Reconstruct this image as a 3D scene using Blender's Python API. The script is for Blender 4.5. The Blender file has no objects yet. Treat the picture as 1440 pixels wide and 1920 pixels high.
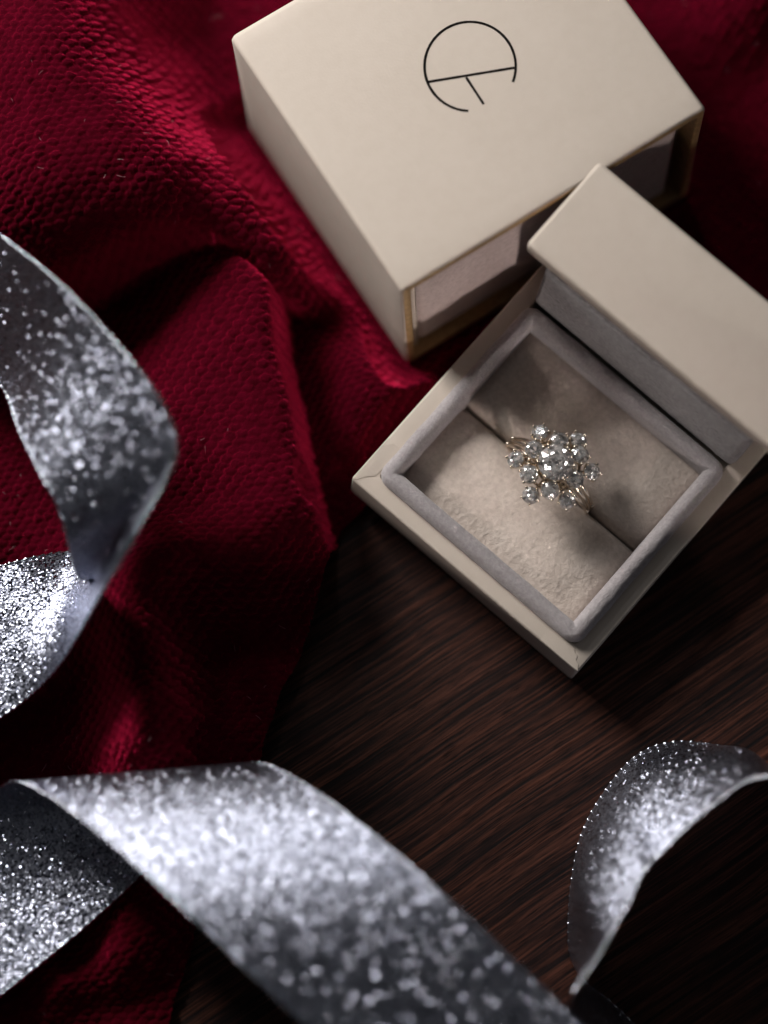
import bpy, math, random
import numpy as np
from mathutils import Matrix, Vector, Euler

random.seed(7); rng = np.random.default_rng(11)
SC = bpy.context.scene
COL = SC.collection
S = 0.001                                   # everything below is written in millimetres

# ------------------------------------------------------------------ camera
TILT, LENS, DIST = 15.0, 85.0, 453.3
FPX = LENS / 36 * 1920                      # focal length in photograph pixels
_t = math.radians(TILT)
CPOS = np.array([0, -DIST * math.sin(_t), DIST * math.cos(_t)])
CFW = np.array([0, math.sin(_t), -math.cos(_t)])
CR = np.array([1.0, 0, 0]); CU = np.cross(CR, CFW)
def at(px, py, z):
    """photograph pixel -> point in the place at height z (mm)"""
    d = CFW * FPX + CR * (px - 720) + CU * (960 - py)
    return CPOS + d * ((z - CPOS[2]) / d[2])
cam = bpy.data.cameras.new('camera'); cam_o = bpy.data.objects.new('camera', cam)
COL.objects.link(cam_o); SC.camera = cam_o
cam.sensor_fit = 'VERTICAL'; cam.sensor_height = 36; cam.sensor_width = 27; cam.lens = LENS
cam.clip_start = 0.01; cam.clip_end = 20
cam_o.location = Vector(CPOS * S); cam_o.rotation_euler = (_t, 0, 0)
cam.dof.use_dof = True; cam.dof.aperture_fstop = 4.0
FOCUS = at(1036, 875, 17.5)
cam.dof.focus_distance = float((FOCUS - CPOS) @ CFW) * S

# ------------------------------------------------------------------ world, lamps, exposure
w = bpy.data.worlds.new('World'); SC.world = w; w.use_nodes = True
bg = w.node_tree.nodes['Background']; bg.inputs[0].default_value = (0.55, 0.62, 0.8, 1); bg.inputs[1].default_value = 0.010
def lamp(name, az, el, dist, size, power, col, target=(0, 10, 15)):
    l = bpy.data.lights.new(name, 'AREA'); l.shape = 'RECTANGLE'; l.size = size[0] * S; l.size_y = size[1] * S
    l.energy = power; l.color = col
    o = bpy.data.objects.new(name, l); COL.objects.link(o)
    a, e = math.radians(az), math.radians(el)
    d = Vector((math.cos(e) * math.cos(a), math.cos(e) * math.sin(a), math.sin(e)))
    o.location = (Vector(target) + d * dist) * S
    o.rotation_euler = d.to_track_quat('Z', 'Y').to_euler()
    return o
lamp('window_light', 134, 33, 480, (150, 150), 3.0, (1.0, 0.96, 0.93))
lamp('back_fill', 98, 44, 520, (50, 40), 0.13, (0.94, 0.96, 1.0))  # added for the highlight on the ribbon bends, not a window
rl = lamp('mouth_fill', -66, 15, 700, (90, 60), 0.0075, (1.0, 0.87, 0.82), (14, 42, 16)); rl.data.spread = math.radians(9)   # narrow fill added to brighten the suede in the sleeve mouth
lamp('side_fill', 4, 30, 800, (50, 50), 0.09, (1.0, 0.95, 0.92))  # added fill so the right ribbon's inner tail glitters
# small lights added far off to give the stones and the lurex their points of light
for az_, el_, pw_ in ((100, 68, .05), (165, 62, .05), (60, 55, .04), (-30, 62, .04), (-90, 40, .03), (200, 50, .05), (-120, 42, .04), (110, 40, .05)):
    lamp('sparkle_light', az_, el_, 800, (11, 11), pw_ * .6, (1.0, 0.97, 0.94))
SC.view_settings.view_transform = 'Standard'; SC.view_settings.look = 'None'
SC.view_settings.exposure = 0; SC.view_settings.gamma = 1
SC.render.engine = 'CYCLES'
SC.cycles.use_adaptive_sampling = False
SC.cycles.max_bounces = 14; SC.cycles.transmission_bounces = 12; SC.cycles.glossy_bounces = 6
SC.cycles.use_denoising = True
SC.cycles.sample_clamp_indirect = 8

# ------------------------------------------------------------------ materials
class NT:
    def __init__(s, name):
        s.m = bpy.data.materials.new(name); s.m.use_nodes = True
        s.t = s.m.node_tree; s.b = s.t.nodes['Principled BSDF']
    def n(s, typ, **kw):
        nd = s.t.nodes.new(typ)
        for k, v in kw.items(): setattr(nd, k, v)
        return nd
    def l(s, a, b): s.t.links.new(a, b)
    def set(s, **kw):
        for k, v in kw.items():
            s.b.inputs[k.replace('_', ' ')].default_value = v
    def coord(s, scale=(1000, 1000, 1000), rot=(0, 0, 0), src='Object'):
        tc = s.n('ShaderNodeTexCoord'); mp = s.n('ShaderNodeMapping')
        mp.inputs['Scale'].default_value = scale; mp.inputs['Rotation'].default_value = rot
        s.l(tc.outputs[src], mp.inputs[0]); return mp.outputs[0]
    def noise(s, vec, scale, detail=3, rough=0.5, dist=0):
        nd = s.n('ShaderNodeTexNoise'); s.l(vec, nd.inputs['Vector'])
        nd.inputs['Scale'].default_value = scale; nd.inputs['Detail'].default_value = detail
        nd.inputs['Roughness'].default_value = rough; nd.inputs['Distortion'].default_value = dist
        return nd.outputs['Fac']
    def ramp(s, fac, stops):
        nd = s.n('ShaderNodeValToRGB'); s.l(fac, nd.inputs[0]); e = nd.color_ramp.elements
        while len(e) < len(stops): e.new(0.5)
        for el, (p, c) in zip(e, stops): el.position = p; el.color = (*c, 1) if len(c) == 3 else c
        return nd.outputs[0]
    def bump(s, h, strength, dist_mm, prev=None):
        nd = s.n('ShaderNodeBump'); s.l(h, nd.inputs['Height'])
        nd.inputs['Strength'].default_value = strength; nd.inputs['Distance'].default_value = dist_mm * S
        if prev: s.l(prev, nd.inputs['Normal'])
        return nd.outputs[0]
    def math(s, op, a, b=None):
        nd = s.n('ShaderNodeMath', operation=op)
        for i, v in enumerate((a, b)):
            if v is None: continue
            if isinstance(v, (int, float)): nd.inputs[i].default_value = v
            else: s.l(v, nd.inputs[i])
        return nd.outputs[0]

def mat_paper():
    k = NT('cream_paper'); v = k.coord()
    f = k.noise(v, 0.05, 4, 0.6)
    c = k.ramp(f, [(0.3, (0.59, 0.515, 0.44)), (0.7, (0.615, 0.54, 0.465))])
    f2 = k.noise(v, 0.45, 2)
    mx = k.n('ShaderNodeMix', data_type='RGBA', blend_type='MULTIPLY'); mx.inputs[0].default_value = 1
    k.l(c, mx.inputs[6]); k.l(k.ramp(f2, [(0.25, (0.975, 0.97, 0.965)), (0.6, (1, 1, 1))]), mx.inputs[7])
    k.l(mx.outputs[2], k.b.inputs['Base Color'])
    k.l(k.bump(k.noise(v, 2.0, 3), 0.3, 0.07, k.bump(k.noise(v, 0.12, 2), 0.2, 0.6)), k.b.inputs['Normal'])
    k.set(Roughness=0.62); k.b.inputs['Specular IOR Level'].default_value = 0.3
    return k.m
def mat_suede(name, c0, c1, scale, amp):
    k = NT(name); v = k.coord()
    f = k.noise(v, scale, 4, 0.6)
    big = k.noise(v, 0.12, 2)
    fac = k.math('ADD', k.math('MULTIPLY', f, 0.6), k.math('MULTIPLY', big, 0.4))
    k.l(k.ramp(fac, [(0.36, c0), (0.62, c1)]), k.b.inputs['Base Color'])
    fz = k.noise(v, 3.2, 3, 0.75)
    k.l(k.bump(fz, 0.7, 0.20, k.bump(f, 0.6, amp)), k.b.inputs['Normal'])
    k.set(Roughness=0.95); k.b.inputs['Specular IOR Level'].default_value = 0.1
    k.b.inputs['Sheen Weight'].default_value = 0.35; k.b.inputs['Sheen Roughness'].default_value = 0.45
    return k.m
def mat_velvet():
    k = NT('red_velvet'); v = k.coord()
    f = k.noise(v, 0.5, 4, 0.65); fz = k.noise(v, 5.0, 3, 0.75)
    k.l(k.ramp(f, [(0.3, (0.042, 0.0003, 0.0040)), (0.7, (0.085, 0.0008, 0.009))]), k.b.inputs['Base Color'])
    bp = k.bump(fz, 0.8, 0.25, k.bump(k.noise(v, 2.4, 2, 0.6), 0.5, 0.25))
    k.l(bp, k.b.inputs['Normal'])
    k.set(Roughness=0.95); k.b.inputs['Specular IOR Level'].default_value = 0.03
    sh = k.n('ShaderNodeBsdfSheen'); sh.inputs['Roughness'].default_value = 0.33; k.l(bp, sh.inputs['Normal'])
    k.l(k.ramp(fz, [(0.35, (0.75, 0.006, 0.055)), (0.7, (1.0, 0.022, 0.11))]), sh.inputs['Color'])
    sh2 = k.n('ShaderNodeBsdfSheen'); sh2.inputs['Roughness'].default_value = 0.2; k.l(bp, sh2.inputs['Normal']); sh2.inputs['Color'].default_value = (0.9, 0.03, 0.12, 1)
    ad = k.n('ShaderNodeAddShader'); k.l(k.b.outputs[0], ad.inputs[0]); k.l(sh.outputs[0], ad.inputs[1])
    ad2 = k.n('ShaderNodeAddShader'); k.l(ad.outputs[0], ad2.inputs[0]); k.l(sh2.outputs[0], ad2.inputs[1])
    k.l(ad2.outputs[0], k.t.nodes['Material Output'].inputs[0])
    return k.m
def mat_wood():
    k = NT('dark_wood'); a = math.radians(-34)
    v0 = k.coord(rot=(0, 0, a))
    # slight waviness of the grain
    wv = k.noise(v0, 0.02, 2); sep = k.n('ShaderNodeSeparateXYZ'); k.l(v0, sep.inputs[0])
    y2 = k.math('ADD', sep.outputs[1], k.math('MULTIPLY', wv, 2.2))
    def vec(st):
        cmb = k.n('ShaderNodeCombineXYZ'); k.l(k.math('MULTIPLY', sep.outputs[0], st), cmb.inputs[0]); k.l(y2, cmb.inputs[1]); return cmb.outputs[0]
    g1 = k.noise(vec(.012), 0.8, 4, 0.62); g2 = k.noise(vec(.018), 2.4, 3, 0.6); g3 = k.noise(vec(.006), 0.2, 2, 0.5)
    f = k.math('ADD', k.math('MULTIPLY', g1, 0.38), k.math('ADD', k.math('MULTIPLY', g2, 0.42), k.math('MULTIPLY', g3, 0.2)))
    c = k.ramp(f, [(0.40, (0.0025, 0.0014, 0.0018)), (0.475, (0.018, 0.0065, 0.005)), (0.53, (0.058, 0.020, 0.0125)), (0.63, (0.125, 0.045, 0.028))])
    # open pores: short fine dark ticks along the grain
    pr = k.noise(vec(.05), 4.5, 2, 0.5)
    mx = k.n('ShaderNodeMix', data_type='RGBA', blend_type='MULTIPLY'); mx.inputs[0].default_value = 1
    k.l(c, mx.inputs[6]); k.l(k.ramp(pr, [(0.36, (0.25, 0.22, 0.22)), (0.47, (1, 1, 1))]), mx.inputs[7])
    k.l(mx.outputs[2], k.b.inputs['Base Color'])
    k.l(k.bump(f, 0.4, 0.3), k.b.inputs['Normal'])
    k.l(k.ramp(g1, [(0.3, (0.62,) * 3), (0.7, (0.42,) * 3)]), k.b.inputs['Roughness']); k.b.inputs['Specular IOR Level'].default_value = 0.22
    return k.m
def mat_glitter():
    k = NT('silver_lame')
    v = k.coord(scale=(1, 1, 1), src='UV')
    def cells(sx, sy, rnd):
        mp = k.n('ShaderNodeMapping'); mp.inputs['Scale'].default_value = (sx, sy, 1); k.l(v, mp.inputs[0])
        vo = k.n('ShaderNodeTexVoronoi', voronoi_dimensions='2D'); vo.inputs['Scale'].default_value = 1
        vo.inputs['Randomness'].default_value = rnd; k.l(mp.outputs[0], vo.inputs['Vector']); return vo
    vo = cells(3.0, 4.3, 0.7)
    cs = k.n('ShaderNodeSeparateColor'); k.l(vo.outputs['Color'], cs.inputs[0])
    cc = k.n('ShaderNodeCombineColor')
    fl = k.math('GREATER_THAN', cs.outputs[2], 0.64)
    fl2 = k.math('GREATER_THAN', cs.outputs[2], 0.90)
    amp = k.math('ADD', 0.17, k.math('ADD', k.math('MULTIPLY', fl, 0.32), k.math('MULTIPLY', fl2, 0.55)))
    k.l(k.math('ADD', k.math('MULTIPLY', k.math('SUBTRACT', cs.outputs[0], 0.5), amp), 0.5), cc.inputs[0])
    k.l(k.math('ADD', k.math('MULTIPLY', k.math('SUBTRACT', cs.outputs[1], 0.5), amp), 0.5), cc.inputs[1])
    cc.inputs[2].default_value = 0.95
    nm = k.n('ShaderNodeNormalMap'); nm.uv_map = 'UVMap'; k.l(cc.outputs[0], nm.inputs['Color'])
    k.l(k.bump(vo.outputs['Distance'], 0.35, -0.12, nm.outputs[0]), k.b.inputs['Normal'])
    c = k.ramp(vo.outputs['Distance'], [(0.28, (0.60, 0.63, 0.74)), (0.66, (0.075, 0.085, 0.14))])  # shade in the gaps between threads is put into the colour
    k.l(c, k.b.inputs['Base Color'])
    k.l(k.math('SUBTRACT', 0.32, k.math('MULTIPLY', fl, 0.20)), k.b.inputs['Roughness'])
    k.set(Metallic=1.0)
    return k.m
def mat_metal(name, col, rough):
    k = NT(name); k.set(Base_Color=(*col, 1), Metallic=1.0, Roughness=rough); return k.m
def mat_diamond():
    k = NT('diamond'); k.set(Base_Color=(0.98, 0.98, 0.99, 1), Roughness=0.0, IOR=2.3)
    k.b.inputs['Transmission Weight'].default_value = 1.0
    v = k.coord()
    # the many inner facets seen through the crown: tilted mirror cells
    vo = k.n('ShaderNodeTexVoronoi'); vo.inputs['Scale'].default_value = 1.7; k.l(v, vo.inputs['Vector'])
    ge = k.n('ShaderNodeNewGeometry')
    sub = k.n('ShaderNodeVectorMath', operation='SUBTRACT'); k.l(vo.outputs['Color'], sub.inputs[0]); sub.inputs[1].default_value = (.5, .5, .5)
    sca = k.n('ShaderNodeVectorMath', operation='SCALE'); k.l(sub.outputs[0], sca.inputs[0]); sca.inputs['Scale'].default_value = 1.25
    add = k.n('ShaderNodeVectorMath', operation='ADD'); k.l(ge.outputs['Normal'], add.inputs[0]); k.l(sca.outputs[0], add.inputs[1])
    nrm = k.n('ShaderNodeVectorMath', operation='NORMALIZE'); k.l(add.outputs[0], nrm.inputs[0])
    g = k.n('ShaderNodeBsdfGlossy'); g.inputs['Roughness'].default_value = 0.10; g.inputs['Color'].default_value = (0.96, 0.95, 0.96, 1)
    k.l(nrm.outputs[0], g.inputs['Normal'])
    mx = k.n('ShaderNodeMixShader'); mx.inputs[0].default_value = 0.6
    k.l(k.b.outputs[0], mx.inputs[1]); k.l(g.outputs[0], mx.inputs[2])
    d = k.n('ShaderNodeBsdfDiffuse'); d.inputs[0].default_value = (0.95, 0.92, 0.88, 1); k.l(nrm.outputs[0], d.inputs['Normal'])
    mx2 = k.n('ShaderNodeMixShader'); mx2.inputs[0].default_value = 0.24
    k.l(mx.outputs[0], mx2.inputs[1]); k.l(d.outputs[0], mx2.inputs[2])
    k.l(mx2.outputs[0], k.t.nodes['Material Output'].inputs[0])
    return k.m
def mat_edge_board():
    k = NT('warm_lit_board'); v = k.coord()
    k.l(k.ramp(k.noise(v, 0.8, 3), [(0.3, (0.40, 0.26, 0.12)), (0.7, (0.55, 0.37, 0.18))]), k.b.inputs['Base Color'])  # gold tint stands for warm bounce light on the board edge
    k.set(Roughness=0.42, Metallic=0.5); return k.m
def mat_ink():
    k = NT('dark_brown_print'); v = k.coord()
    k.l(k.ramp(k.noise(v, 2, 2), [(0.3, (0.003, 0.002, 0.0015)), (0.7, (0.005, 0.003, 0.0025))]), k.b.inputs['Base Color'])
    k.set(Roughness=0.8); k.b.inputs['Specular IOR Level'].default_value = 0.1; return k.m
M_PAPER = mat_paper()
M_PAD = mat_suede('cream_suede', (0.58, 0.49, 0.425), (0.76, 0.66, 0.585), 1.1, 0.25)
M_RIM = mat_suede('grey_suede', (0.33, 0.30, 0.305), (0.46, 0.425, 0.428), 1.6, 0.2)
M_LINE = mat_suede('lining_suede', (0.58, 0.47, 0.44), (0.72, 0.60, 0.57), 1.0, 0.25)
M_RIM_SHADE = mat_suede('shaded_grey_suede', (0.17, 0.157, 0.16), (0.32, 0.30, 0.305), 1.3, 0.3)  # rim suede darkened in its colour for the sleeve's shadow on the lid
M_LINT = mat_suede('lint_fibre', (0.45, 0.16, 0.18), (0.75, 0.55, 0.55), 0.4, 0.01)
M_VELVET = mat_velvet(); M_WOOD = mat_wood(); M_GLIT = mat_glitter()
M_GOLD = mat_metal('pale_gold', (0.82, 0.73, 0.62), 0.2)
M_SILV = mat_metal('silver_thread', (0.66, 0.68, 0.76), 0.15)
M_DIA = mat_diamond(); M_EDGE = mat_edge_board(); M_INK = mat_ink()

# ------------------------------------------------------------------ helpers
def mesh(name, V, F, mat, parent=None, smooth=True, uv=None, angle=None):
    me = bpy.data.meshes.new(name)
    V = np.asarray(V, float) * S
    me.from_pydata(V.tolist() if len(V) < 60000 else [tuple(v) for v in V], [], F if isinstance(F, list) else F.tolist())
    me.materials.append(mat)
    if smooth:
        me.polygons.foreach_set('use_smooth', [True] * len(me.polygons))
        if angle is not None: me.set_sharp_from_angle(angle=math.radians(angle))
    if uv is not None:
        lay = me.uv_layers.new(name='UVMap')
        idx = np.zeros(len(me.loops), int); me.loops.foreach_get('vertex_index', idx)
        lay.data.foreach_set('uv', np.asarray(uv)[idx].ravel())
    me.update()
    o = bpy.data.objects.new(name, me); COL.objects.link(o)
    if parent: o.parent = parent
    return o
def thing(name, label, cat, loc=(0, 0, 0), rot=(0, 0, 0), group=None):
    o = bpy.data.objects.new(name, None); COL.objects.link(o); o.empty_display_size = 0.01
    o.location = Vector(loc) * S; o.rotation_euler = [math.radians(a) for a in rot]
    o['label'] = label; o['category'] = cat
    if group: o['group'] = group
    return o
def rotm(rot): return np.array(Euler([math.radians(a) for a in rot]).to_matrix())
def grid_faces(n, m, wrap_m=False, off=0):
    F = []
    for i in range(n - 1):
        for j in range(m if wrap_m else m - 1):
            j2 = (j + 1) % m
            F.append((off + i * m + j, off + i * m + j2, off + (i + 1) * m + j2, off + (i + 1) * m + j))
    return F
def rrect(x0, y0, x1, y1, r, seg=5):
    """rounded rectangle, counter-clockwise"""
    P = []
    for cx, cy, a0 in ((x1 - r, y1 - r, 0), (x0 + r, y1 - r, 90), (x0 + r, y0 + r, 180), (x1 - r, y0 + r, 270)):
        for k in range(seg + 1):
            a = math.radians(a0 + 90 * k / seg); P.append((cx + r * math.cos(a), cy + r * math.sin(a)))
    return np.array(P)
def tube(path, rad, sides=8, closed=False):
    path = np.asarray(path, float); n = len(path)
    rad = np.broadcast_to(rad, n)
    T = np.gradient(path, axis=0) if not closed else np.roll(path, -1, 0) - np.roll(path, 1, 0)
    T /= np.linalg.norm(T, axis=1)[:, None]
    V = []; nrm = None
    for i in range(n):
        if nrm is None:
            h = np.array([0, 0, 1.]) if abs(T[i][2]) < .9 else np.array([1., 0, 0]); nrm = np.cross(T[i], h)
        nrm = nrm - T[i] * (nrm @ T[i]); nrm /= np.linalg.norm(nrm); b = np.cross(T[i], nrm)
        for k in range(sides):
            a = 2 * math.pi * k / sides; V.append(path[i] + rad[i] * (math.cos(a) * nrm + math.sin(a) * b))
    F = grid_faces(n, sides, True)
    if closed: F += [((n - 1) * sides + k, (n - 1) * sides + (k + 1) % sides, (k + 1) % sides, k) for k in range(sides)]
    else: F += [tuple(range(sides))[::-1], tuple((n - 1) * sides + k for k in range(sides))]
    return V, F
def ball(c, r, seg=8, rings=6):
    V = [np.array(c) + [0, 0, r]]; F = []
    for i in range(1, rings):
        t = math.pi * i / rings
        for k in range(seg):
            a = 2 * math.pi * k / seg; V.append(np.array(c) + r * np.array([math.sin(t) * math.cos(a), math.sin(t) * math.sin(a), math.cos(t)]))
    V.append(np.array(c) - [0, 0, r]); L = len(V) - 1
    for k in range(seg):
        k2 = (k + 1) % seg
        F.append((0, 1 + k, 1 + k2)); F.append((L, 1 + (rings - 2) * seg + k2, 1 + (rings - 2) * seg + k))
        for i in range(rings - 2):
            a = 1 + i * seg; F.append((a + k, a + seg + k, a + seg + k2, a + k2))
    return V, F
def join(parts):
    V, F = [], []
    for v, f in parts:
        o = len(V); V += [np.asarray(p) for p in v]; F += [tuple(i + o for i in q) for q in f]
    return V, F
def vnoise(x, y, seed=0):
    """smooth value noise on arrays"""
    xi, yi = np.floor(x).astype(np.int64), np.floor(y).astype(np.int64); fx, fy = x - xi, y - yi
    fx, fy = fx * fx * (3 - 2 * fx), fy * fy * (3 - 2 * fy)
    def h(a, b):
        n = (a * 374761393 + b * 668265263 + seed * 974711) & 0x7fffffff
        n = ((n ^ (n >> 13)) * 1274126177) & 0x7fffffff; n = n ^ (n >> 16)
        return (n & 0xffff) / 65535.0
    return (h(xi, yi) * (1 - fx) + h(xi + 1, yi) * fx) * (1 - fy) + (h(xi, yi + 1) * (1 - fx) + h(xi + 1, yi + 1) * fx) * fy
def hash2(a, b, seed):
    n = (a * 73856093 ^ b * 19349663 ^ seed * 83492791) & 0x7fffffff
    n = ((n ^ (n >> 15)) * 2246822519) & 0x7fffffff; n = n ^ (n >> 13)
    return (n & 0xffff) / 65535.0

# ------------------------------------------------------------------ tabletop
nx = 2
top = mesh('tabletop', [(-400, -400, 0), (400, -400, 0), (400, 500, 0), (-400, 500, 0), (-400, -400, -20), (400, -400, -20), (400, 500, -20), (-400, 500, -20)],
           [(0, 1, 2, 3), (7, 6, 5, 4), (0, 4, 5, 1), (1, 5, 6, 2), (2, 6, 7, 3), (3, 7, 4, 0)], M_WOOD, smooth=False)
top['kind'] = 'structure'

# ------------------------------------------------------------------ poses of the two boxes
SL_P, SL_R = np.array([3.0, 28.8, 41.0]), (-1.3, -1.5, 32.1); SW, SD, SH = 63.9, 58.2, 39.4
TR_P, TR_R = np.array([34.75, -32.8, 11.0]), (4.2, -1.8, 49.1); TH = 10.9
SL_M, TR_M = rotm(SL_R), rotm(TR_R)
def to_local(P, M, pts): return (np.asarray(pts) - P) @ M

# ------------------------------------------------------------------ cloth
# photograph x, y and height of the cloth there, in three overlapping folds
CP_BASE = [
 (430,-60,3),(430,100,4),(480,340,5),(560,470,3),(620,550,2.5),(250,480,3),(340,480,3),(160,530,3),(0,550,4),(480,440,4),(540,520,3),(560,570,2),(-200,500,4),
 (535,600,3),(552,680,3),(570,780,3),(590,880,2),(612,960,1),(590,640,4),(650,660,8),(720,695,9),(768,735,8),(650,760,9),(700,830,6.5),(630,850,6),(620,910,2),(670,890,2.5),(740,800,6.5),(820,700,4),
 (480,1300,1),(540,1200,1),(480,1450,0.8),(600,1080,.8),(400,1500,.8),(330,1700,.8),(300,1900,.8),(0,1200,2),(0,1500,1),(0,1900,1),(-200,1200,2),(-200,1900,1),(200,800,3),
 (1300,-60,6),(1420,0,15),(1520,-20,17),(1440,110,6),(1400,250,3),(1440,430,5),(1340,420,4),(1290,390,3),(1520,600,2),(1440,560,3),(1260,100,3),(1150,-120,3),(800,-140,3),(1360,150,3),
 (600,300,2),(800,200,2),(1000,100,2),(800,500,2),(1000,350,2),(700,600,2),(1200,300,2),(880,650,3),(1100,450,3),(1300,600,2)]
CP_HILL = [
 (-140,-140,32),(0,-100,33),(0,0,34),(100,60,36),(150,-60,32),(215,40,27),(0,200,33),(150,200,35),(100,350,34),(0,420,30),(-140,400,28),(-140,150,32),
 (250,290,34),(330,300,31),(390,335,26),(300,345,32),(215,378,31),(345,362,29),(140,420,30),(60,455,28),(230,180,33),(-140,470,27),
 (290,60,12),(370,60,5),(430,0,3),(300,150,20),(380,190,8),(420,240,9),(455,290,14),(490,345,19),(470,415,22),(540,455,17),(585,510,9),(640,590,3),(380,-80,6),(290,-100,16),(430,120,3),(500,260,4),(545,360,10),(600,450,4)]
ED_HILL = [(-500,470,27),(-100,472,27),(60,466,28),(140,432,29),(215,390,31),(280,374,31),(345,370,29),(400,388,27),(470,436,23),(560,512,16),(640,590,8),(690,640,3),(780,640,0),(760,-500,0),(-500,-500,30)]
CP_FOLD = [
 (385,462,14),(435,500,19),(465,535,21),(482,590,22),(500,680,21.5),(520,760,21),(538,850,20),(553,930,20),(572,1010,16),(585,1060,11),
 (380,540,16),(300,560,8),(330,620,14),(400,700,18),(300,760,14),(400,850,17.5),(300,900,14),(465,860,20),(240,1000,12),(230,850,10),(440,640,20),(250,660,8),(150,600,3),(150,750,6),
 (265,1065,22),(325,1040,22),(300,1000,18),(205,1110,16),(345,1130,12),(410,1030,19),(490,1030,19),(350,970,15),(420,940,18),
 (255,1180,22),(280,1300,21),(290,1390,18),(285,1450,10),(190,1250,9),(150,1400,4),(330,1200,11),(400,1200,5),(345,1300,8),(345,1400,6),(205,1330,10),(450,1300,5),(500,1150,8),(550,1120,8),(480,1230,6),(430,1400,4),
 (200,1500,4),(250,1600,3),(272,1690,6),(285,1740,6),(330,1700,2),(150,1690,1),(150,1760,1),(60,1800,1),(230,1795,6.5),(110,1838,6),(0,1878,6),(-100,1920,7),(150,1890,2),(260,1870,1),(0,1960,2),(0,1720,1),(100,1600,1),(0,1560,1),
 (0,1200,2),(60,1250,2),(0,1080,4),(100,1100,6),(0,1000,6),(50,900,7),(0,700,5),(-140,1200,2),(-140,800,5),(-140,1600,1),(0,1380,2)]
ED_FOLD = [(-500,600,4),(60,560,6),(250,500,8),(360,456,13),(405,460,16),(450,492,20),(480,532,21.5),(491,590,22),(506,680,21.5),(526,760,21),(544,850,20),(560,930,17),(588,1010,10),(615,1080,3),(570,1200,1),(520,1400,.6),(440,1600,.6),(380,1800,.6),(360,2200,.6),(-500,2200,1)]
def build_cloth():
    def tps(pts, lam):
        C = np.array([at(*p) for p in pts]); P, Z = C[:, :2], C[:, 2]; n_ = len(P)
        phi = lambda d2: d2 * np.log(d2 + 1e-6) * .5
        K = phi(((P[:, None] - P[None]) ** 2).sum(-1)) + lam * np.eye(n_); Q1 = np.c_[np.ones(n_), P]
        wg = np.linalg.solve(np.block([[K, Q1], [Q1.T, np.zeros((3, 3))]]), np.r_[Z, 0, 0, 0])
        def f(g):
            o = np.zeros(len(g))
            for i in range(0, len(g), 8000): o[i:i + 8000] = phi(((g[i:i + 8000, None] - P[None]) ** 2).sum(-1)) @ wg[:-3] + wg[-3] + g[i:i + 8000] @ wg[-2:]
            return o
        return f
    def outside(g, poly):
        """distance outside a closed outline (negative inside)"""
        P = np.array([at(*p)[:2] for p in poly]); d = np.full(len(g), 1e9); ins = np.zeros(len(g), bool)
        for k in range(len(P)):
            a_, b_ = P[k], P[(k + 1) % len(P)]; e = b_ - a_; t_ = np.clip(((g - a_) @ e) / (e @ e), 0, 1)
            d = np.minimum(d, np.linalg.norm(g - a_ - t_[:, None] * e, axis=1))
            c = (a_[1] > g[:, 1]) != (b_[1] > g[:, 1]); ins ^= c & (g[:, 0] < e[0] * (g[:, 1] - a_[1]) / (e[1] + 1e-12) + a_[0])
        return np.where(ins, -d, d)
    def rolled(d, rho=3.0):
        q = np.clip(d + 1.2, 0, rho * .985); return rho - np.sqrt(rho ** 2 - q ** 2) + np.maximum(d + 1.2 - rho * .985, 0) * 5.5
    st = 0.29
    xs = np.arange(-92, 92, st); ys = np.arange(-114, 122, st)
    X, Y = np.meshgrid(xs, ys); shp = X.shape; x, y = X.ravel(), Y.ravel()
    # folds are worked out on a coarse net and refined with a cubic
    cs = 0.8
    cx = np.arange(-94, 95, cs); cy = np.arange(-116, 125, cs); GX, GY = np.meshgrid(cx, cy)
    g = np.stack([GX.ravel(), GY.ravel()], 1)
    wob = (vnoise(g[:, 0] / 9, g[:, 1] / 9, 41) - .5) * 1.2
    zb = tps(CP_BASE, 3.0)(g)
    zh = tps(CP_HILL, 4.0)(g) - rolled(outside(g, ED_HILL) + wob + 1.5, 6.0)
    zf = tps(CP_FOLD, 3.0)(g) - rolled(outside(g, ED_FOLD) + wob)
    def smax(p, q, k=1.2): return np.maximum(p, q) + k * np.exp(-np.abs(p - q) / k) * .5
    zc = smax(smax(np.maximum(zb, -2), np.maximum(zh, -40)), np.maximum(zf, -40)).reshape(GX.shape)
    def cubic(a, t):  # Catmull-Rom
        return a[1] + 0.5 * t * (a[2] - a[0] + t * (2 * a[0] - 5 * a[1] + 4 * a[2] - a[3] + t * (3 * (a[1] - a[2]) + a[3] - a[0])))
    fx, fy = (x - cx[0]) / cs, (y - cy[0]) / cs
    ix = np.clip(np.floor(fx).astype(int), 1, len(cx) - 3); iy = np.clip(np.floor(fy).astype(int), 1, len(cy) - 3)
    tx, ty = fx - ix, fy - iy
    rows = [cubic([zc[iy + j, ix + i] for i in (-1, 0, 1, 2)], tx) for j in (-1, 0, 1, 2)]
    z = cubic(rows, ty)
    # soft undulation
    z += (vnoise(x / 14, y / 14, 3) - .5) * 1.6
    z = np.where(z < 2.0, 0.5 + 1.5 * np.exp((z - 2.0) / 1.5), z)
    # the cloth is pressed flat under the two boxes
    def under(z, Pb, Mb, x0, x1, y0, y1, zb, gap):
        o = Pb + Mb @ np.array([0, 0, zb]); nz = Mb[:, 2]
        plane = o[2] - ((x - o[0]) * nz[0] + (y - o[1]) * nz[1]) / nz[2] - gap
        L = np.stack([x - o[0], y - o[1], plane - o[2]], 1) @ Mb
        dx = np.maximum(np.maximum(x0 - L[:, 0], L[:, 0] - x1), 0); dy = np.maximum(np.maximum(y0 - L[:, 1], L[:, 1] - y1), 0)
        dd = np.hypot(dx, dy); lim = plane + 0.25 * dd + 0.16 * dd ** 2
        return np.minimum(z, lim)
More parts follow.
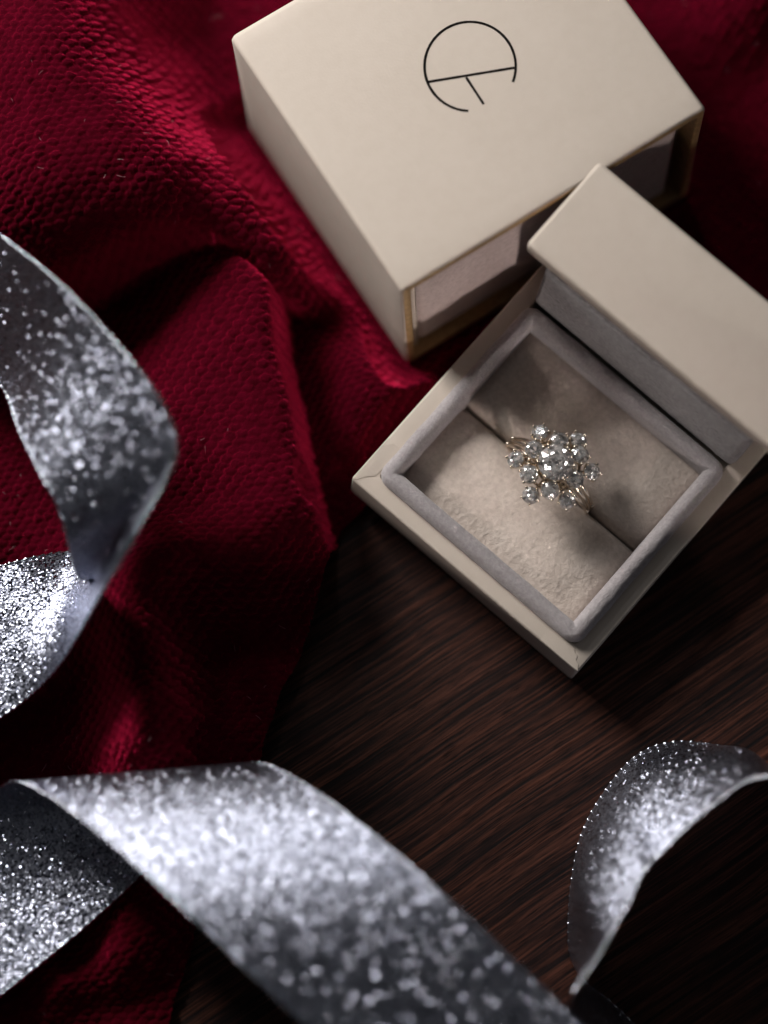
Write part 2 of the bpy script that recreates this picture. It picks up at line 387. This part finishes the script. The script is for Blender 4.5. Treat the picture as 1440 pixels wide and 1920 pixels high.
    z = under(z, SL_P, SL_M, -.8, SW + .8, -.8, SD + .8, -SH, 0.35)
    z = under(z, TR_P, TR_M, -.8, 68.5, -.8, 54.7, -TH, 0.35)
    # pebble relief: dome cells on a jittered brick lattice, raised along the surface normal
    a, b = math.radians(9), (2.25, 1.32)
    wx = x + 5.0 * (vnoise(x / 19, y / 19, 5) - .5); wy = y + 0.55 * z * 0.35 + 5.0 * (vnoise(x / 19, y / 19, 6) - .5)
    u = (wx * math.cos(a) + wy * math.sin(a)) / b[0]; v = (-wx * math.sin(a) + wy * math.cos(a)) / b[1]
    f1 = np.full(len(x), 9.0); f2 = f1.copy(); iv = np.floor(v).astype(np.int64)
    hgt = np.zeros(len(x))
    for dj in (-1, 0, 1):
        j = iv + dj; off = 0.5 * (j & 1); iu = np.floor(u - off).astype(np.int64)
        for di in (-1, 0, 1):
            i = iu + di
            px = i + off + .5 + 0.36 * (hash2(i, j, 1) - .5); py = j + .5 + 0.30 * (hash2(i, j, 2) - .5)
            d = np.hypot((u - px) * 1.25, v - py)
            n1 = d < f1; f2 = np.where(n1, f1, np.minimum(f2, d)); hgt = np.where(n1, hash2(i, j, 3), hgt); f1 = np.where(n1, d, f1)
    e = np.clip((f2 - f1) / 0.55, 0, 1); dome = (1 - (1 - e) ** 2.2)
    amp = 0.50 * (0.6 + 0.7 * hgt) * (0.55 + 0.75 * vnoise(x / 11, y / 11, 44))
    Zg = z.reshape(shp); gy, gx = np.gradient(Zg, st)
    nrm = np.stack([-gx.ravel(), -gy.ravel(), np.ones(len(x))], 1); nrm /= np.linalg.norm(nrm, axis=1)[:, None]
    V = np.stack([x, y, z], 1) + nrm * (dome * amp)[:, None]
    # outline of the cloth on the table
    poly = [at(*p) for p in ((260,2150,.5),(318,1930,.5),(345,1750,.5),(425,1560,.5),(500,1420,.5),(560,1210,.5),(606,1075,.5),(640,1000,.5),(720,930,.5),(830,830,.5),(960,680,.5),(1120,560,.5),(1420,800,.5),(1800,760,.5),(1800,-700,.5),(-600,-700,.5),(-600,2150,.5))]
    poly = np.array([p[:2] for p in poly]); ins = np.zeros(len(x), bool)
    qx = x + 5 * (vnoise(x / 16, y / 16, 61) - .5) + 1.6 * (vnoise(x / 5, y / 5, 62) - .5)
    for k in range(len(poly)):
        (ax, ay), (bx, by) = poly[k], poly[(k + 1) % len(poly)]
        c = (ay > y) != (by > y)
        ins ^= c & (qx < (bx - ax) * (y - ay) / (by - ay + 1e-12) + ax)
    ny_, nx_ = shp; id_ = np.arange(len(x)).reshape(shp)
    q = np.stack([id_[:-1, :-1], id_[:-1, 1:], id_[1:, 1:], id_[1:, :-1]], -1).reshape(-1, 4)
    q = q[ins[q].all(1)]
    used = np.unique(q); remap = np.zeros(len(x), int); remap[used] = np.arange(len(used))
    o = mesh('cloth', V[used], remap[q], M_VELVET)
    # stray lint lying on the pile
    parts = []; W_ = V[used]; Nn = nrm[used]
    for q in rng.integers(0, len(W_), 260):
        p, nv = W_[q], Nn[q]; a_ = rng.uniform(0, 6.28); d_ = np.cross(nv, [math.cos(a_), math.sin(a_), .3]); d_ /= np.linalg.norm(d_); e_ = np.cross(nv, d_)
        L_ = rng.uniform(.5, 1.6); c_ = rng.uniform(-.5, .5)
        parts.append(tube([p + nv * (.05 + .22 * math.sin(3.1 * t_)) + d_ * L_ * t_ + e_ * c_ * t_ * t_ for t_ in (0, .25, .5, .75, 1)], .022, 3))
    LV, LF = join(parts); li = mesh('lint', LV, LF, M_LINT, o); li['kind'] = 'stuff'
    o['label'] = 'crumpled dark red velvet cloth with pebbled texture on the wood'; o['category'] = 'cloth'
    return o
cloth = build_cloth()

# ------------------------------------------------------------------ sleeve (outer box lying on the cloth)
def build_sleeve():
    t = thing('box_sleeve', 'cream open-ended box with dark line emblem on its lid, lying on red cloth', 'box', SL_P, SL_R)
    # section in x-z, swept along y; front (y=0) is the open mouth
    def sec(ins, r): return rrect(ins, -SH + ins, SW - ins, -ins, r, 4)
    V, F = [], []
    st = [(0.0, 0.35, 0.9), (0.25, 0.06, 1.1), (0.6, 0.0, 1.1)] + [(y, 0.0, 1.1) for y in np.linspace(4, SD - 4, 8)] + [(SD - 1.2, 0.0, 1.1), (SD - .5, .15, 1.1), (SD - .12, .55, 1.0), (SD, 1.2, .8)]
    m = len(sec(0, 1))
    for y, i, r in st:
        for (px, pz) in sec(i, r): V.append((px, y, pz))
    F += grid_faces(len(st), m, True); F.append(tuple((len(st) - 1) * m + k for k in range(m))[::-1])
    mesh('shell', V, F, M_PAPER, t, angle=50)
    def band(name, ins0, r0, ins1, r1, y0, y1, mat):
        A = sec(ins0, r0); B = sec(ins1, r1); V = [(p[0], y0, p[1]) for p in A] + [(p[0], y1, p[1]) for p in B]
        return mesh(name, V, grid_faces(2, m, True), mat, t, angle=40)
    # board edge around the mouth, then the bare inner board, then the suede lining
    A = [sec(0.35, .9), sec(0.5, .9), sec(1.7, .6), sec(1.85, .6), sec(1.9, .6)]
    ys = [0.0, -0.12, -0.12, 0.05, 4.0]
    V = [(p[0], y, p[1]) for s_, y in zip(A, ys) for p in s_]
    mesh('mouth_edge', V, grid_faces(5, m, True), M_EDGE, t, angle=40)
    A = [sec(1.9, .6), sec(1.95, .8)]; ys = [4.0, SD - 3]
    V = [(p[0], y, p[1]) for s_, y in zip(A, ys) for p in s_]
    F = grid_faces(2, m, True); F.append(tuple(m + k for k in range(m))[::-1])
    mesh('inner_wall', V, F, M_PAPER, t, angle=40)
    # suede covered insert filling the mouth, set back a little from the edge
    x0, x1, z0, z1 = 4.2, SW - 3.4, -SH + 2.0, -2.9
    Xg, Zg = np.meshgrid(np.linspace(x0, x1, 150), np.linspace(z0, z1, 90), indexing='ij')
    ed = np.minimum(np.minimum(Xg - x0, x1 - Xg), np.minimum(Zg - z0, z1 - Zg))
    w1 = vnoise(Xg * 1.5 + 2 * vnoise(Xg, Zg, 83), Zg * 1.5 + 2 * vnoise(Xg, Zg, 84), 81)
    Yg = 3.6 - 1.7 * (1 - np.exp(-ed / .5)) + (np.abs(w1 - .5) * 2 - .5) * .12 + (vnoise(Xg * .2, Zg * .2, 85) - .5) * .3
    mesh('suede_insert', np.stack([Xg, Yg, Zg], -1).reshape(-1, 3), grid_faces(150, 90), M_LINE, t)
    V = [(x0, 3.6, z0), (x1, 3.6, z0), (x1, 3.6, z1), (x0, 3.6, z1), (x0, 40, z0), (x1, 40, z0), (x1, 40, z1), (x0, 40, z1)]
    mesh('insert_body', V, [(0, 1, 5, 4), (1, 2, 6, 5), (2, 3, 7, 6), (3, 0, 4, 7), (4, 5, 6, 7)], M_LINE, t, smooth=False)
    V, F = tube([(3.3, 2.4, -2.6), (3.3, 2.4, -SH + 2.2)], .75, 10); mesh('corner_board', V, F, M_PAPER, t)
    # emblem on the lid: open circle, bar and leg
    nz = SL_M[:, 2]; o = SL_P
    def on_lid(px, py):
        d = CFW * FPX + CR * (px - 720) + CU * (960 - py)
        P = CPOS + d * (((o - CPOS) @ nz) / (d @ nz)); return to_local(SL_P, SL_M, P)[:2]
    def lidz(x, y): return 0.012
    def stroke(pts, wd):
        P = np.array([on_lid(*p) for p in pts]); T = np.gradient(P, axis=0); T /= np.linalg.norm(T, axis=1)[:, None]
        N = np.stack([-T[:, 1], T[:, 0]], 1); V = []
        for p, nn in zip(P, N):
            wj = wd * (1 + random.uniform(-.08, .08))
            for sgn, dz in ((-1, -.02), (-1, .012), (1, .012), (1, -.02)):
                q = p + nn * sgn * wj / 2; V.append((q[0], q[1], lidz(*q) + dz))
        F = grid_faces(len(P), 4, True) + [(0, 1, 2, 3), tuple(4 * (len(P) - 1) + k for k in (3, 2, 1, 0))]
        return V, F
    cx, cy, rx, ry = 881.5, 124.5, 85.5, 83.5
    a0 = math.atan2(154.9 - cy, 962.3 - cx); a1 = math.atan2(206 - cy, 878.4 - cx) - 2 * math.pi
    arc = [(cx + rx * math.cos(a), cy + ry * math.sin(a)) for a in np.linspace(a0, a1, 90)]
    lin = lambda p, q, n=24: [(p[0] + (q[0] - p[0]) * k / n, p[1] + (q[1] - p[1]) * k / n) for k in range(n + 1)]
    V, F = join([stroke(arc, 0.5), stroke(lin((803, 153.6), (966, 126.8)), 0.5), stroke(lin((874, 145), (907, 195.5)), 0.48)])
    mesh('emblem', V, F, M_INK, t, smooth=False)
    # tiny knocks on the corners of the lid paper
    return t
build_sleeve()

# ------------------------------------------------------------------ ring tray with its raised lid
TW = 53.9; TD = 67.5; RIMX = 46.7
X0, LT, LY0, LY1, LZ = 47.9, 19.7, -1.6, 55.5, 24.3
def build_tray():
    t = thing('ring_box', 'cream ring box standing open on dark wood, padded in grey suede', 'box', TR_P, TR_R)
    rings = [(0.5, -TH, .5), (0.05, -TH + .5, .6), (0, -TH + 1, .6), (0, -1.2, .6), (0.03, -.35, .6), (0.16, -.1, .6), (0.42, 0, .6), (3.5, -0.06, .6), (3.7, -.4, .6), (3.7, -8, .6)]
    V = []; 
    for i, z, r in rings: V += [(p[0], p[1], z) for p in rrect(i, i, TD - i, TW - i, r, 4)]
    m = len(rrect(0, 0, 1, 1, .1, 4)); n = len(rings)
    V = np.array(V); V[:, 2] += np.where(V[:, 2] > -.5, (vnoise(V[:, 0] / 9, V[:, 1] / 9, 8) - .5) * .12, 0)
    F = grid_faces(n, m, True) + [tuple(range(m))[::-1], tuple((n - 1) * m + k for k in range(m))]
    body = mesh('body', V, F, M_PAPER, t, angle=50)
    # covering paper lapped over at the near corners of the ledge
    def flap(poly, far, length):
        poly = np.array(poly); n_ = len(poly); c = poly.mean(0); V = []
        for q, (ins, zt) in enumerate(((0, -.05), (0, .02), (.04, .055), (.2, .075))):
            for p in poly:
                d = (c - p) / np.linalg.norm(c - p); pp = p + d * ins
                k = 1 - min(1, np.linalg.norm(p - far) / length) if far is not None else 1
                k = max(0.0, 1 - abs(np.dot(p - poly[0], np.array(far) - poly[0])) / length ** 2)
                V.append((pp[0], pp[1], zt * k - .03 * (1 - k) + .02 * math.sin(3 * p[0] + 5 * p[1]) * (q > 0) * k))
        F = grid_faces(4, n_, True) + [tuple(3 * n_ + k for k in range(n_))]
        mesh('paper_flap', V, F, M_PAPER, body, angle=35)
    flap([(0.10, TW - .25), (0.45, TW - .75), (1.0, TW - 1.25), (1.6, TW - 1.6), (2.2, TW - 2.0), (2.7, TW - 2.55), (3.25, TW - 3.1), (6, TW - 3.15), (10, TW - 3.15), (10, TW - .2), (5, TW - .15), (1.5, TW - .15)], (10.0, TW - .25), 10.0)
    flap([(0.25, 0.10), (.15, 1.5), (.15, 5), (.2, 9), (3.15, 9), (3.15, 6), (3.1, 3.25), (2.5, 2.7), (2.3, 1.9), (1.5, 1.6), (1.2, .8), (.7, .5)], (.25, 9.1), 9.0)
    # padded rim: swept roll around the opening
    cpath = rrect(3.1 + 1.7, 3.1 + 1.7, RIMX - 1.7, TW - 3.1 - 1.7, 0.9, 6)
    # subdivide the long sides
    P = []
    for i in range(len(cpath)):
        a, b = cpath[i], cpath[(i + 1) % len(cpath)]; d = np.linalg.norm(b - a); k = max(1, int(d / .5))
        for q in range(k): P.append(a + (b - a) * q / k)
    P = np.array(P); T = np.roll(P, -1, 0) - np.roll(P, 1, 0); T /= np.linalg.norm(T, axis=1)[:, None]
    for _ in range(2): T = T + np.roll(T, 1, 0) + np.roll(T, -1, 0); T /= np.linalg.norm(T, axis=1)[:, None]
    N = np.stack([T[:, 1], -T[:, 0]], 1)                     # outward
    secp = [(1.55, -3.0), (1.65, -.6), (1.7, .2)] + [(1.7 * math.cos(a), .4 + 2.0 * math.sin(a)) for a in np.linspace(0.12, math.pi - .12, 15)] + [(-1.7, .2), (-1.7, -1.5), (-1.7, -6.5)]
    ns = len(secp); V = np.zeros((len(P), ns, 3))
    for j, (o_, z_) in enumerate(secp):
        wob = (vnoise(np.arange(len(P)) * .55, np.full(len(P), j * .6), 21) - .5) * .16 + (vnoise(np.arange(len(P)) * .12, np.full(len(P), j * .3), 22) - .5) * .25
        if z_ < 0: wob *= .3
        oo = o_ * (1 + wob * .25)
        V[:, j, :2] = P + N * oo[:, None]; V[:, j, 2] = z_ + wob * .5 + (rng.normal(0, .035, len(P)) if z_ > 0 else 0)
    V = V.reshape(-1, 3); F = []
    for i in range(len(P)):
        i2 = (i + 1) % len(P)
        for j in range(ns - 1): F.append((i * ns + j, i2 * ns + j, i2 * ns + j + 1, i * ns + j + 1))
    mesh('padded_rim', V, F, M_RIM, t)
    # the two ring cushions with the slit between them
    xa, xb, ya, yb = 3.1 + 3.4 - .25, RIMX - 3.4 + .25, 3.1 + 3.4 - .25, TW - 3.1 - 3.4 + .25
    xm = 24.9; PZ = -2.2
    def pad(x0, x1, slit_hi, seed):
        xs = np.linspace(x0, x1, 75); ys_ = np.linspace(ya, yb, 150); X, Y = np.meshgrid(xs, ys_)
        d_s = (x1 - X) if slit_hi else (X - x0); d_o = (X - x0) if slit_hi else (x1 - X)
        e = np.minimum(Y - ya, yb - Y)
        Z = PZ + 0.9 * np.sin(np.pi * np.clip((X - x0) / (x1 - x0), 0, 1)) ** .7 * np.clip(e / 7, 0, 1) ** .5
        Z -= 2.6 * np.exp(-(d_s / 0.75)) + 0.7 * np.exp(-d_s / 3.0)
        Z -= 0.5 * np.exp(-(d_o / 1.2)) + 0.5 * np.exp(-e / 1.2)
        # the ring pushes the slit open around the middle
        Z -= 0.7 * np.exp(-(d_s / 2.0)) * np.exp(-((Y - 27) / 10.5) ** 4)
        w1 = vnoise(X * 1.7 + 2 * vnoise(X * 1.1, Y * 1.1, seed + 3), Y * 1.7 + 2 * vnoise(X * 1.1, Y * 1.1, seed + 4), seed); w2 = vnoise(X * 3.0, Y * 3.0, seed + 1)
        Z += (np.abs(w1 - .5) * 2 - .5) * -.10 + (w2 - .5) * .06 + (vnoise(X * .18, Y * .18, seed + 2) - .5) * .5
        V = np.stack([X, Y, Z], -1).reshape(-1, 3)
        F = grid_faces(150, 75)
        mesh('ring_cushion', V, F, M_PAD, t)
    pad(xa, xm - .12, True, 31); pad(xm + .12, xb, False, 57)
    # raised lid at the back: suede-faced plug under an overhanging cream panel
    ln = math.radians(3.68)
    def slab(x0, x1, y0, y1, z0, z1, e):
        rr = [(e * 1.6, z0, .6), (e * .4, z0 + e * .5, .8), (0, z0 + e * 1.5, .8), (0, z1 - e * 1.5, .8), (e * .12, z1 - e * .7, .8), (e * .6, z1 - e * .15, .8), (e * 1.6, z1, .8)]
        V = [(p[0], p[1], z + (p[0] - X0) * math.tan(ln) * max(0, z / LZ)) for i, z, r in rr for p in rrect(x0 + i, y0 + i, x1 - i, y1 - i, r, 4)]
        return V, grid_faces(len(rr), m, True) + [tuple(range(m))[::-1], tuple((len(rr) - 1) * m + k for k in range(m))]
    V, F = slab(X0, X0 + LT, LY0, LY1, LZ - 4.2, LZ, .5)
    lo = mesh('raised_lid', V, F, M_PAPER, t, angle=50)
    V, F = slab(X0 + 1.0, X0 + LT - 1, 3.4, TW - 3.4, 0.15, LZ - 4.25, .3)
    mesh('lid_plug', V, F, M_RIM_SHADE, lo, angle=50)
    ny_, nz_ = 140, 60; Yg, Zg = np.meshgrid(np.linspace(3.0, TW - 3.0, ny_), np.linspace(0.25, LZ - 4.4, nz_), indexing='ij')
    w1 = vnoise(Yg * 1.2 + 2 * vnoise(Yg * .8, Zg * .8, 73), Zg * 1.2 + 2 * vnoise(Yg * .8, Zg * .8, 74), 71)
    ed = np.minimum(np.minimum(Yg - 3.0, TW - 3.0 - Yg), LZ - 4.4 - Zg)
    Xg = X0 + 1.1 - 1.5 * (1 - np.exp(-ed / .35)) + (np.abs(w1 - .5) * 2 - .5) * .09
    V = np.stack([Xg, Yg, Zg], -1).reshape(-1, 3)
    mesh('lid_lining', V, [f[::-1] for f in grid_faces(ny_, nz_)], M_RIM_SHADE, lo)
    return t
build_tray()

# ------------------------------------------------------------------ ring
def diamond_mesh():
    n = 8; V = []; F = []
    R8 = lambda r, z, o: [(r * math.cos(2 * math.pi * (k + o) / n), r * math.sin(2 * math.pi * (k + o) / n), z) for k in range(n)]
    R16 = lambda r, z: [(r * math.cos(2 * math.pi * k / 16), r * math.sin(2 * math.pi * k / 16), z) for k in range(16)]
    V += R8(.27, .17, .5)          # 0-7 table
    V += R8(.40, .095, 0)          # 8-15 kite tips
    V += R16(.5, .015)             # 16-31
    V += R16(.5, -.015)            # 32-47
    V += R8(.20, -.27, .5)         # 48-55 lower girdle tips
    V.append((0, 0, -.43))         # 56 culet
    F.append(tuple(range(8)))
    for k in range(8):
        k1 = (k + 1) % 8; km = (k - 1) % 8
        F.append((km, 8 + k, k))                                   # star
        F.append((k, 8 + k, 16 + 2 * k + 1)); F.append((k, 16 + 2 * k + 1, 8 + k1))     # kite halves
        F.append((8 + k, 16 + 2 * k, 16 + 2 * k + 1)); F.append((8 + k, 16 + (2 * k - 1) % 16, 16 + 2 * k))
    for k in range(16):
        F.append((16 + k, 32 + k, 32 + (k + 1) % 16, 16 + (k + 1) % 16))
    for k in range(8):
        k1 = (k + 1) % 8
        a, b, c = 32 + 2 * k, 32 + 2 * k + 1, 32 + (2 * k + 2) % 16
        F.append((a, 48 + k, b)); F.append((b, 48 + k, c))
        F.append((c, 48 + k, 56)); F.append((c, 56, 48 + k1))
    return np.array(V), F
def build_ring():
    # head centre seen at (1036,875); find its height so that it stands over the slit
    xm = 24.9
    best = None
    for z in np.arange(22, 40, .05):
        L = to_local(TR_P, TR_M, at(1036, 875, z))
        if best is None or abs(L[0] - xm) < abs(best[0] - xm): best = L
    HX, HY, HZ = best; HZ = min(max(HZ, 5.0), 7.6)
    base = TR_P + TR_M @ np.array([xm, HY, HZ])
    t = thing('diamond_ring', 'pale gold cluster ring with thirteen diamonds, held in the suede cushion slit', 'ring', base, TR_R)
    Rr = 9.6; cz = -Rr - 2.2                                    # band centre below the head
    # three wire shank, wires spread towards the head
    for k, off in enumerate((-1, 0, 1)):
        P = []
        for a in np.linspace(0, 2 * math.pi, 97)[:-1]:
            up = max(0, math.sin(a)) ** 1.5
            P.append((off * (0.62 + 0.75 * up), Rr * math.cos(a), cz + Rr * math.sin(a) - abs(off) * .15))
        V, F = tube(P, 0.42 if off else .36, 8, True); mesh('shank_wire', V, F, M_GOLD, t)
    for sy in (-1, 1):
        for sx in (-1, 1):
            V, F = ball((sx * .75, sy * (Rr - .15), cz + 2.4), .5); mesh('shank_bead', V, F, M_GOLD, t)
    DV, DF = diamond_mesh()
    def stone(c, nrm, dia, prongs, pa0, hub):
        nrm = np.array(nrm, float); nrm /= np.linalg.norm(nrm); c = np.array(c, float)
        ax = np.cross([0.3, 1, 0.1], nrm); ax /= np.linalg.norm(ax); ay = np.cross(nrm, ax)
        B = np.stack([ax, ay, nrm], 1)
        rot = random.uniform(0, 6.28); Rz = np.array([[math.cos(rot), -math.sin(rot), 0], [math.sin(rot), math.cos(rot), 0], [0, 0, 1]])
        mesh('diamond', c + (DV * dia) @ Rz.T @ B.T, DF, M_DIA, t, smooth=False)
        parts = []
        r = dia / 2
        # open cone collet below the girdle
        seg = 20; cone = []
        for (rr_, zz) in ((r * .96, -.10 * dia), (r * 1.02, -.16 * dia), (r * .55, -.62 * dia), (r * .40, -.62 * dia), (r * .86, -.20 * dia)):
            cone += [c + B @ np.array([rr_ * math.cos(2 * math.pi * q / seg), rr_ * math.sin(2 * math.pi * q / seg), zz]) for q in range(seg)]
        F = grid_faces(5, seg, True); parts.append((cone, F))
        pr = 0.27 if dia < 4 else 0.34
        for q in range(prongs):
            a = pa0 + 2 * math.pi * q / prongs + random.uniform(-.08, .08)
            d = np.array([math.cos(a), math.sin(a), 0])
            pts = [c + B @ (d * rad + np.array([0, 0, zz])) for rad, zz in ((r * .6, -.6 * dia), (r * 1.0, -.2 * dia), (r * 1.12, .02 * dia), (r * 1.03, .12 * dia))]
            parts.append(tube(pts, [pr * .7, pr * .75, pr * .85, pr * .9], 6))
            parts.append(ball(pts[-1], pr * 1.12, 8, 6))
        # wire joining the collet to the gallery
        parts.append(tube([c + B @ np.array([0, 0, -.6 * dia]), np.array(hub)], .3, 6))
        V, F = join(parts); mesh('claw_setting', V, F, M_GOLD, t, angle=60)
    # image directions -> local frame of the ring
    def dirs(deg, r):
        # angle measured in the photograph, counter-clockwise from +x; table plane direction
        a = math.radians(deg); wv = np.array([math.cos(a), math.sin(a), 0]); L = wv @ TR_M; return L[0] * r, L[1] * r
    hub = (0, 0, -2.4)
    tx, ty = -0.02, -0.05
    stone((0, 0, .9), (0.03, -.05, 1), 6.5, 6, 0.35, hub)
    for deg, r in ((80, 4.35), (145, 4.6), (202, 5.1), (259, 4.95), (322, 4.45), (21, 4.8)):
        x, y = dirs(deg, r); stone((x, y, -.1), (x * .05, y * .05, 1), 3.4, 5, random.uniform(0, 1.5), (x * .3, y * .3, -2.5))
    for deg, r in ((113, 6.55), (47, 6.35), (172, 7.1), (232, 7.15), (288, 6.9), (-10, 6.85)):
        x, y = dirs(deg, r); stone((x, y, -1.0), (x * .06, y * .06, 1), 3.15, 5, random.uniform(0, 1.5), (x * .4, y * .4, -2.8))
    # gallery: ring of wire below the stones
    for rr_, zz in ((3.0, -2.3), (4.6, -2.5)):
        P = [(rr_ * math.cos(a), rr_ * math.sin(a), zz) for a in np.linspace(0, 2 * math.pi, 49)[:-1]]
        V, F = tube(P, .34, 8, True); mesh('gallery_wire', V, F, M_GOLD, t)
    return t
build_ring()

# ------------------------------------------------------------------ ribbons
RW = 31.0
def resample(pts, n, cyc=False):
    """smooth curve through points, evenly spaced"""
    P = np.array(pts, float); Q = []
    for i in range(len(P) - 1):
        p0, p1, p2, p3 = P[max(i - 1, 0)], P[i], P[i + 1], P[min(i + 2, len(P) - 1)]
        for k in range(24):
            t = k / 24; Q.append(p1 + .5 * t * (p2 - p0 + t * (2 * p0 - 5 * p1 + 4 * p2 - p3 + t * (3 * (p1 - p2) + p3 - p0))))
    Q.append(P[-1]); Q = np.array(Q); L = np.r_[0, np.cumsum(np.linalg.norm(np.diff(Q, axis=0), axis=1))]
    return Q, L
def ribbon_object(name, label, G, uv):
    """G: (n, m, 3) surface points; uv in mm"""
    n, m = G.shape[:2]
    t = thing(name, label, 'ribbon', (0, 0, 0), group='silver ribbon loops')
    # base of the thing: its lowest point
    N = np.cross(np.gradient(G, axis=0), np.gradient(G, axis=1)); N /= np.linalg.norm(N, axis=2)[..., None] + 1e-9
    hlf = .13
    V = np.concatenate([(G + N * hlf).reshape(-1, 3), (G - N * hlf).reshape(-1, 3)])
    F = grid_faces(n, m); F += [tuple(i + n * m for i in f[::-1]) for f in grid_faces(n, m)]
    UV = np.concatenate([uv.reshape(-1, 2), uv.reshape(-1, 2) + [137.3, 61.7]])
    mesh('band', V, F, M_GLIT, t, uv=UV)
    for j in (0, m - 1):
        Q, L = resample(G[:, j], 0) if n < 60 else (G[:, j], np.r_[0, np.cumsum(np.linalg.norm(np.diff(G[:, j], axis=0), axis=1))])
        s_ = np.arange(0, L[-1], .24); P = np.stack([np.interp(s_, L, Q[:, k]) for k in range(3)], 1)
        rad = .15 + .20 * np.maximum(0, np.sin(math.pi * s_ / 1.6)) ** 2 * (0.75 + .5 * vnoise(s_ / 1.6, s_ * 0, 91))
        rad = .15 + .21 * np.sin(math.pi * s_ / 1.6) ** 4 * (0.7 + .5 * vnoise(s_ / 1.6, s_ * 0, 91))
        V, F = tube(P, rad, 7); mesh('woven_edge', V, F, M_SILV, t)
    return t
def wrapped(axis0, axis1, prof, iv, sinb, u_c, s0, s1, flip=1):
    """a flat strip rolled over a cylinder-like profile: developable like real ribbon.
    axis0/axis1: two points along the roll contour; prof: (n, z) points, index iv is the contour point."""
    a = axis1 - axis0; a /= np.linalg.norm(a)
    nn = np.array([a[1], -a[0], 0]) * flip; nn /= np.linalg.norm(nn); zz = np.cross(nn, a) * flip; zz *= np.sign(zz[2])
    Q, L = resample(prof, 0); vc = L[iv * 24]
    cb = math.sqrt(1 - sinb ** 2)
    s_ = np.arange(s0, s1, .6); tt = np.linspace(-RW / 2, RW / 2, 25)
    G = np.zeros((len(s_), len(tt), 3)); UV = np.zeros((len(s_), len(tt), 2))
    for i, s in enumerate(s_):
        for j, q in enumerate(tt):
            u = u_c + s * cb - q * sinb; v = vc + s * sinb + q * cb
            u += 0.009 * max(0, v - vc - 8) ** 2
            pn = np.interp(v, L, Q[:, 0]); pz = np.interp(v, L, Q[:, 1])
            if v < 0: d = (Q[1] - Q[0]) / (L[1] - L[0]); pn, pz = Q[0] + d * v
            if v > L[-1]: d = (Q[-1] - Q[-2]) / (L[-1] - L[-2]); pn, pz = Q[-1] + d * (v - L[-1])
            G[i, j] = axis0 + a * u + nn * pn + zz * pz; UV[i, j] = (s, q)
    return G, UV
# front loop
z2 = 20.0
G, UV = wrapped(at(525, 1424, z2), at(0, 1466, z2), [(-120, -2), (-80, 7), (-45, 14.5), (-28, 16), (-14, 11.8), (-4.5, 5.5), (0, -1), (-2, -6.5), (-8, -10.5), (-20, -12), (-45, -10), (-100, -8)], 6, .74, 25.5, -120, 90, flip=1)
ribbon_object('ribbon', 'wide silver glitter ribbon curling across the bottom, over cloth and wood', G, UV)
# side loops, standing on one edge
def paired(pairs, up=1, belly=0.0, RW=31.0):
    A, B = [], []
    for (ax, ay, za, bx, by) in pairs:
        PA = at(ax, ay, za); lo, best = None, None
        for z in np.arange(za, za + up * (RW + 1), up * .1):
            PB = at(bx, by, z); d = abs(np.linalg.norm(PB - PA) - RW)
            if best is None or d < best: best, lo = d, PB
        A.append(PA); B.append(lo)
    QA, LA = resample(A, 0); QB, LB = resample(B, 0); n = 320
    k = np.linspace(0, len(QA) - 1, n)
    f = lambda Q: np.stack([np.interp(k, np.arange(len(Q)), Q[:, c]) for c in range(3)], 1)
    EA, EB = f(QA), f(QB); tt = np.linspace(0, 1, 25)
    G = EA[:, None] * (1 - tt)[None, :, None] + EB[:, None] * tt[None, :, None]
    # the strip bellies slightly across its width
    N = np.cross(np.gradient(G, axis=0), np.gradient(G, axis=1)); N /= np.linalg.norm(N, axis=2)[..., None]
    if N[len(N) // 2, 12, 2] < 0: N = -N
    tp = np.clip(np.minimum((np.linspace(0, 1, n) - .10) / .12, (.72 - np.linspace(0, 1, n)) / .15), 0, 1); tp = tp * tp * (3 - 2 * tp)
    G = G + N[:, 12:13] * tp[:, None, None] * (belly * np.sin(np.pi * tt))[None, :, None]
    mid = (EA + EB) / 2; s_ = np.r_[0, np.cumsum(np.linalg.norm(np.diff(mid, axis=0), axis=1))]
    UV = np.stack(np.broadcast_arrays(s_[:, None], tt[None] * RW), -1)
    return G, UV
G, UV = paired([(1640, 1700, 1, 1600, 1490), (1540, 1560, 1, 1520, 1462), (1465, 1470, 1, 1455, 1456), (1395, 1412, 1, 1400, 1464), (1334, 1396, 1, 1345, 1505), (1258, 1392, 1, 1285, 1555), (1190, 1420, 1, 1240, 1600), (1130, 1490, 1, 1205, 1640), (1090, 1566, 1, 1182, 1690), (1072, 1652, 1, 1155, 1736), (1066, 1730, 1, 1134, 1772), (1070, 1792, 1, 1112, 1808), (1098, 1842, 1, 1082, 1848), (1148, 1882, 1, 1068, 1886), (1230, 1960, 1, 1070, 1960), (1320, 2050, 1, 1100, 2060)], 1, 2.8)
ribbon_object('ribbon', 'silver glitter ribbon arching on its edge at the lower right of the wood', G, UV)
G, UV = paired([(-240, 230, 26, -330, 480), (-120, 340, 36, -220, 560), (0, 440, 44, -90, 640), (100, 520, 50, 0, 720), (200, 622, 53, 38, 812), (280, 720, 53, 76, 888), (318, 785, 52, 106, 945), (330, 838, 51, 123, 995), (316, 890, 49, 135, 1045), (272, 972, 46, 146, 1078), (226, 1052, 42, 162, 1086), (184, 1124, 36, 174, 1076), (148, 1188, 29, 164, 1048), (112, 1244, 22, 126, 1035), (60, 1300, 17, 50, 1048), (0, 1345, 14, -20, 1070), (-80, 1390, 13, -100, 1110), (-180, 1430, 12, -200, 1150)], -1, 0.0, 25.5)
ribbon_object('ribbon', 'silver glitter ribbon looping in at the left edge over the red cloth', G, UV)
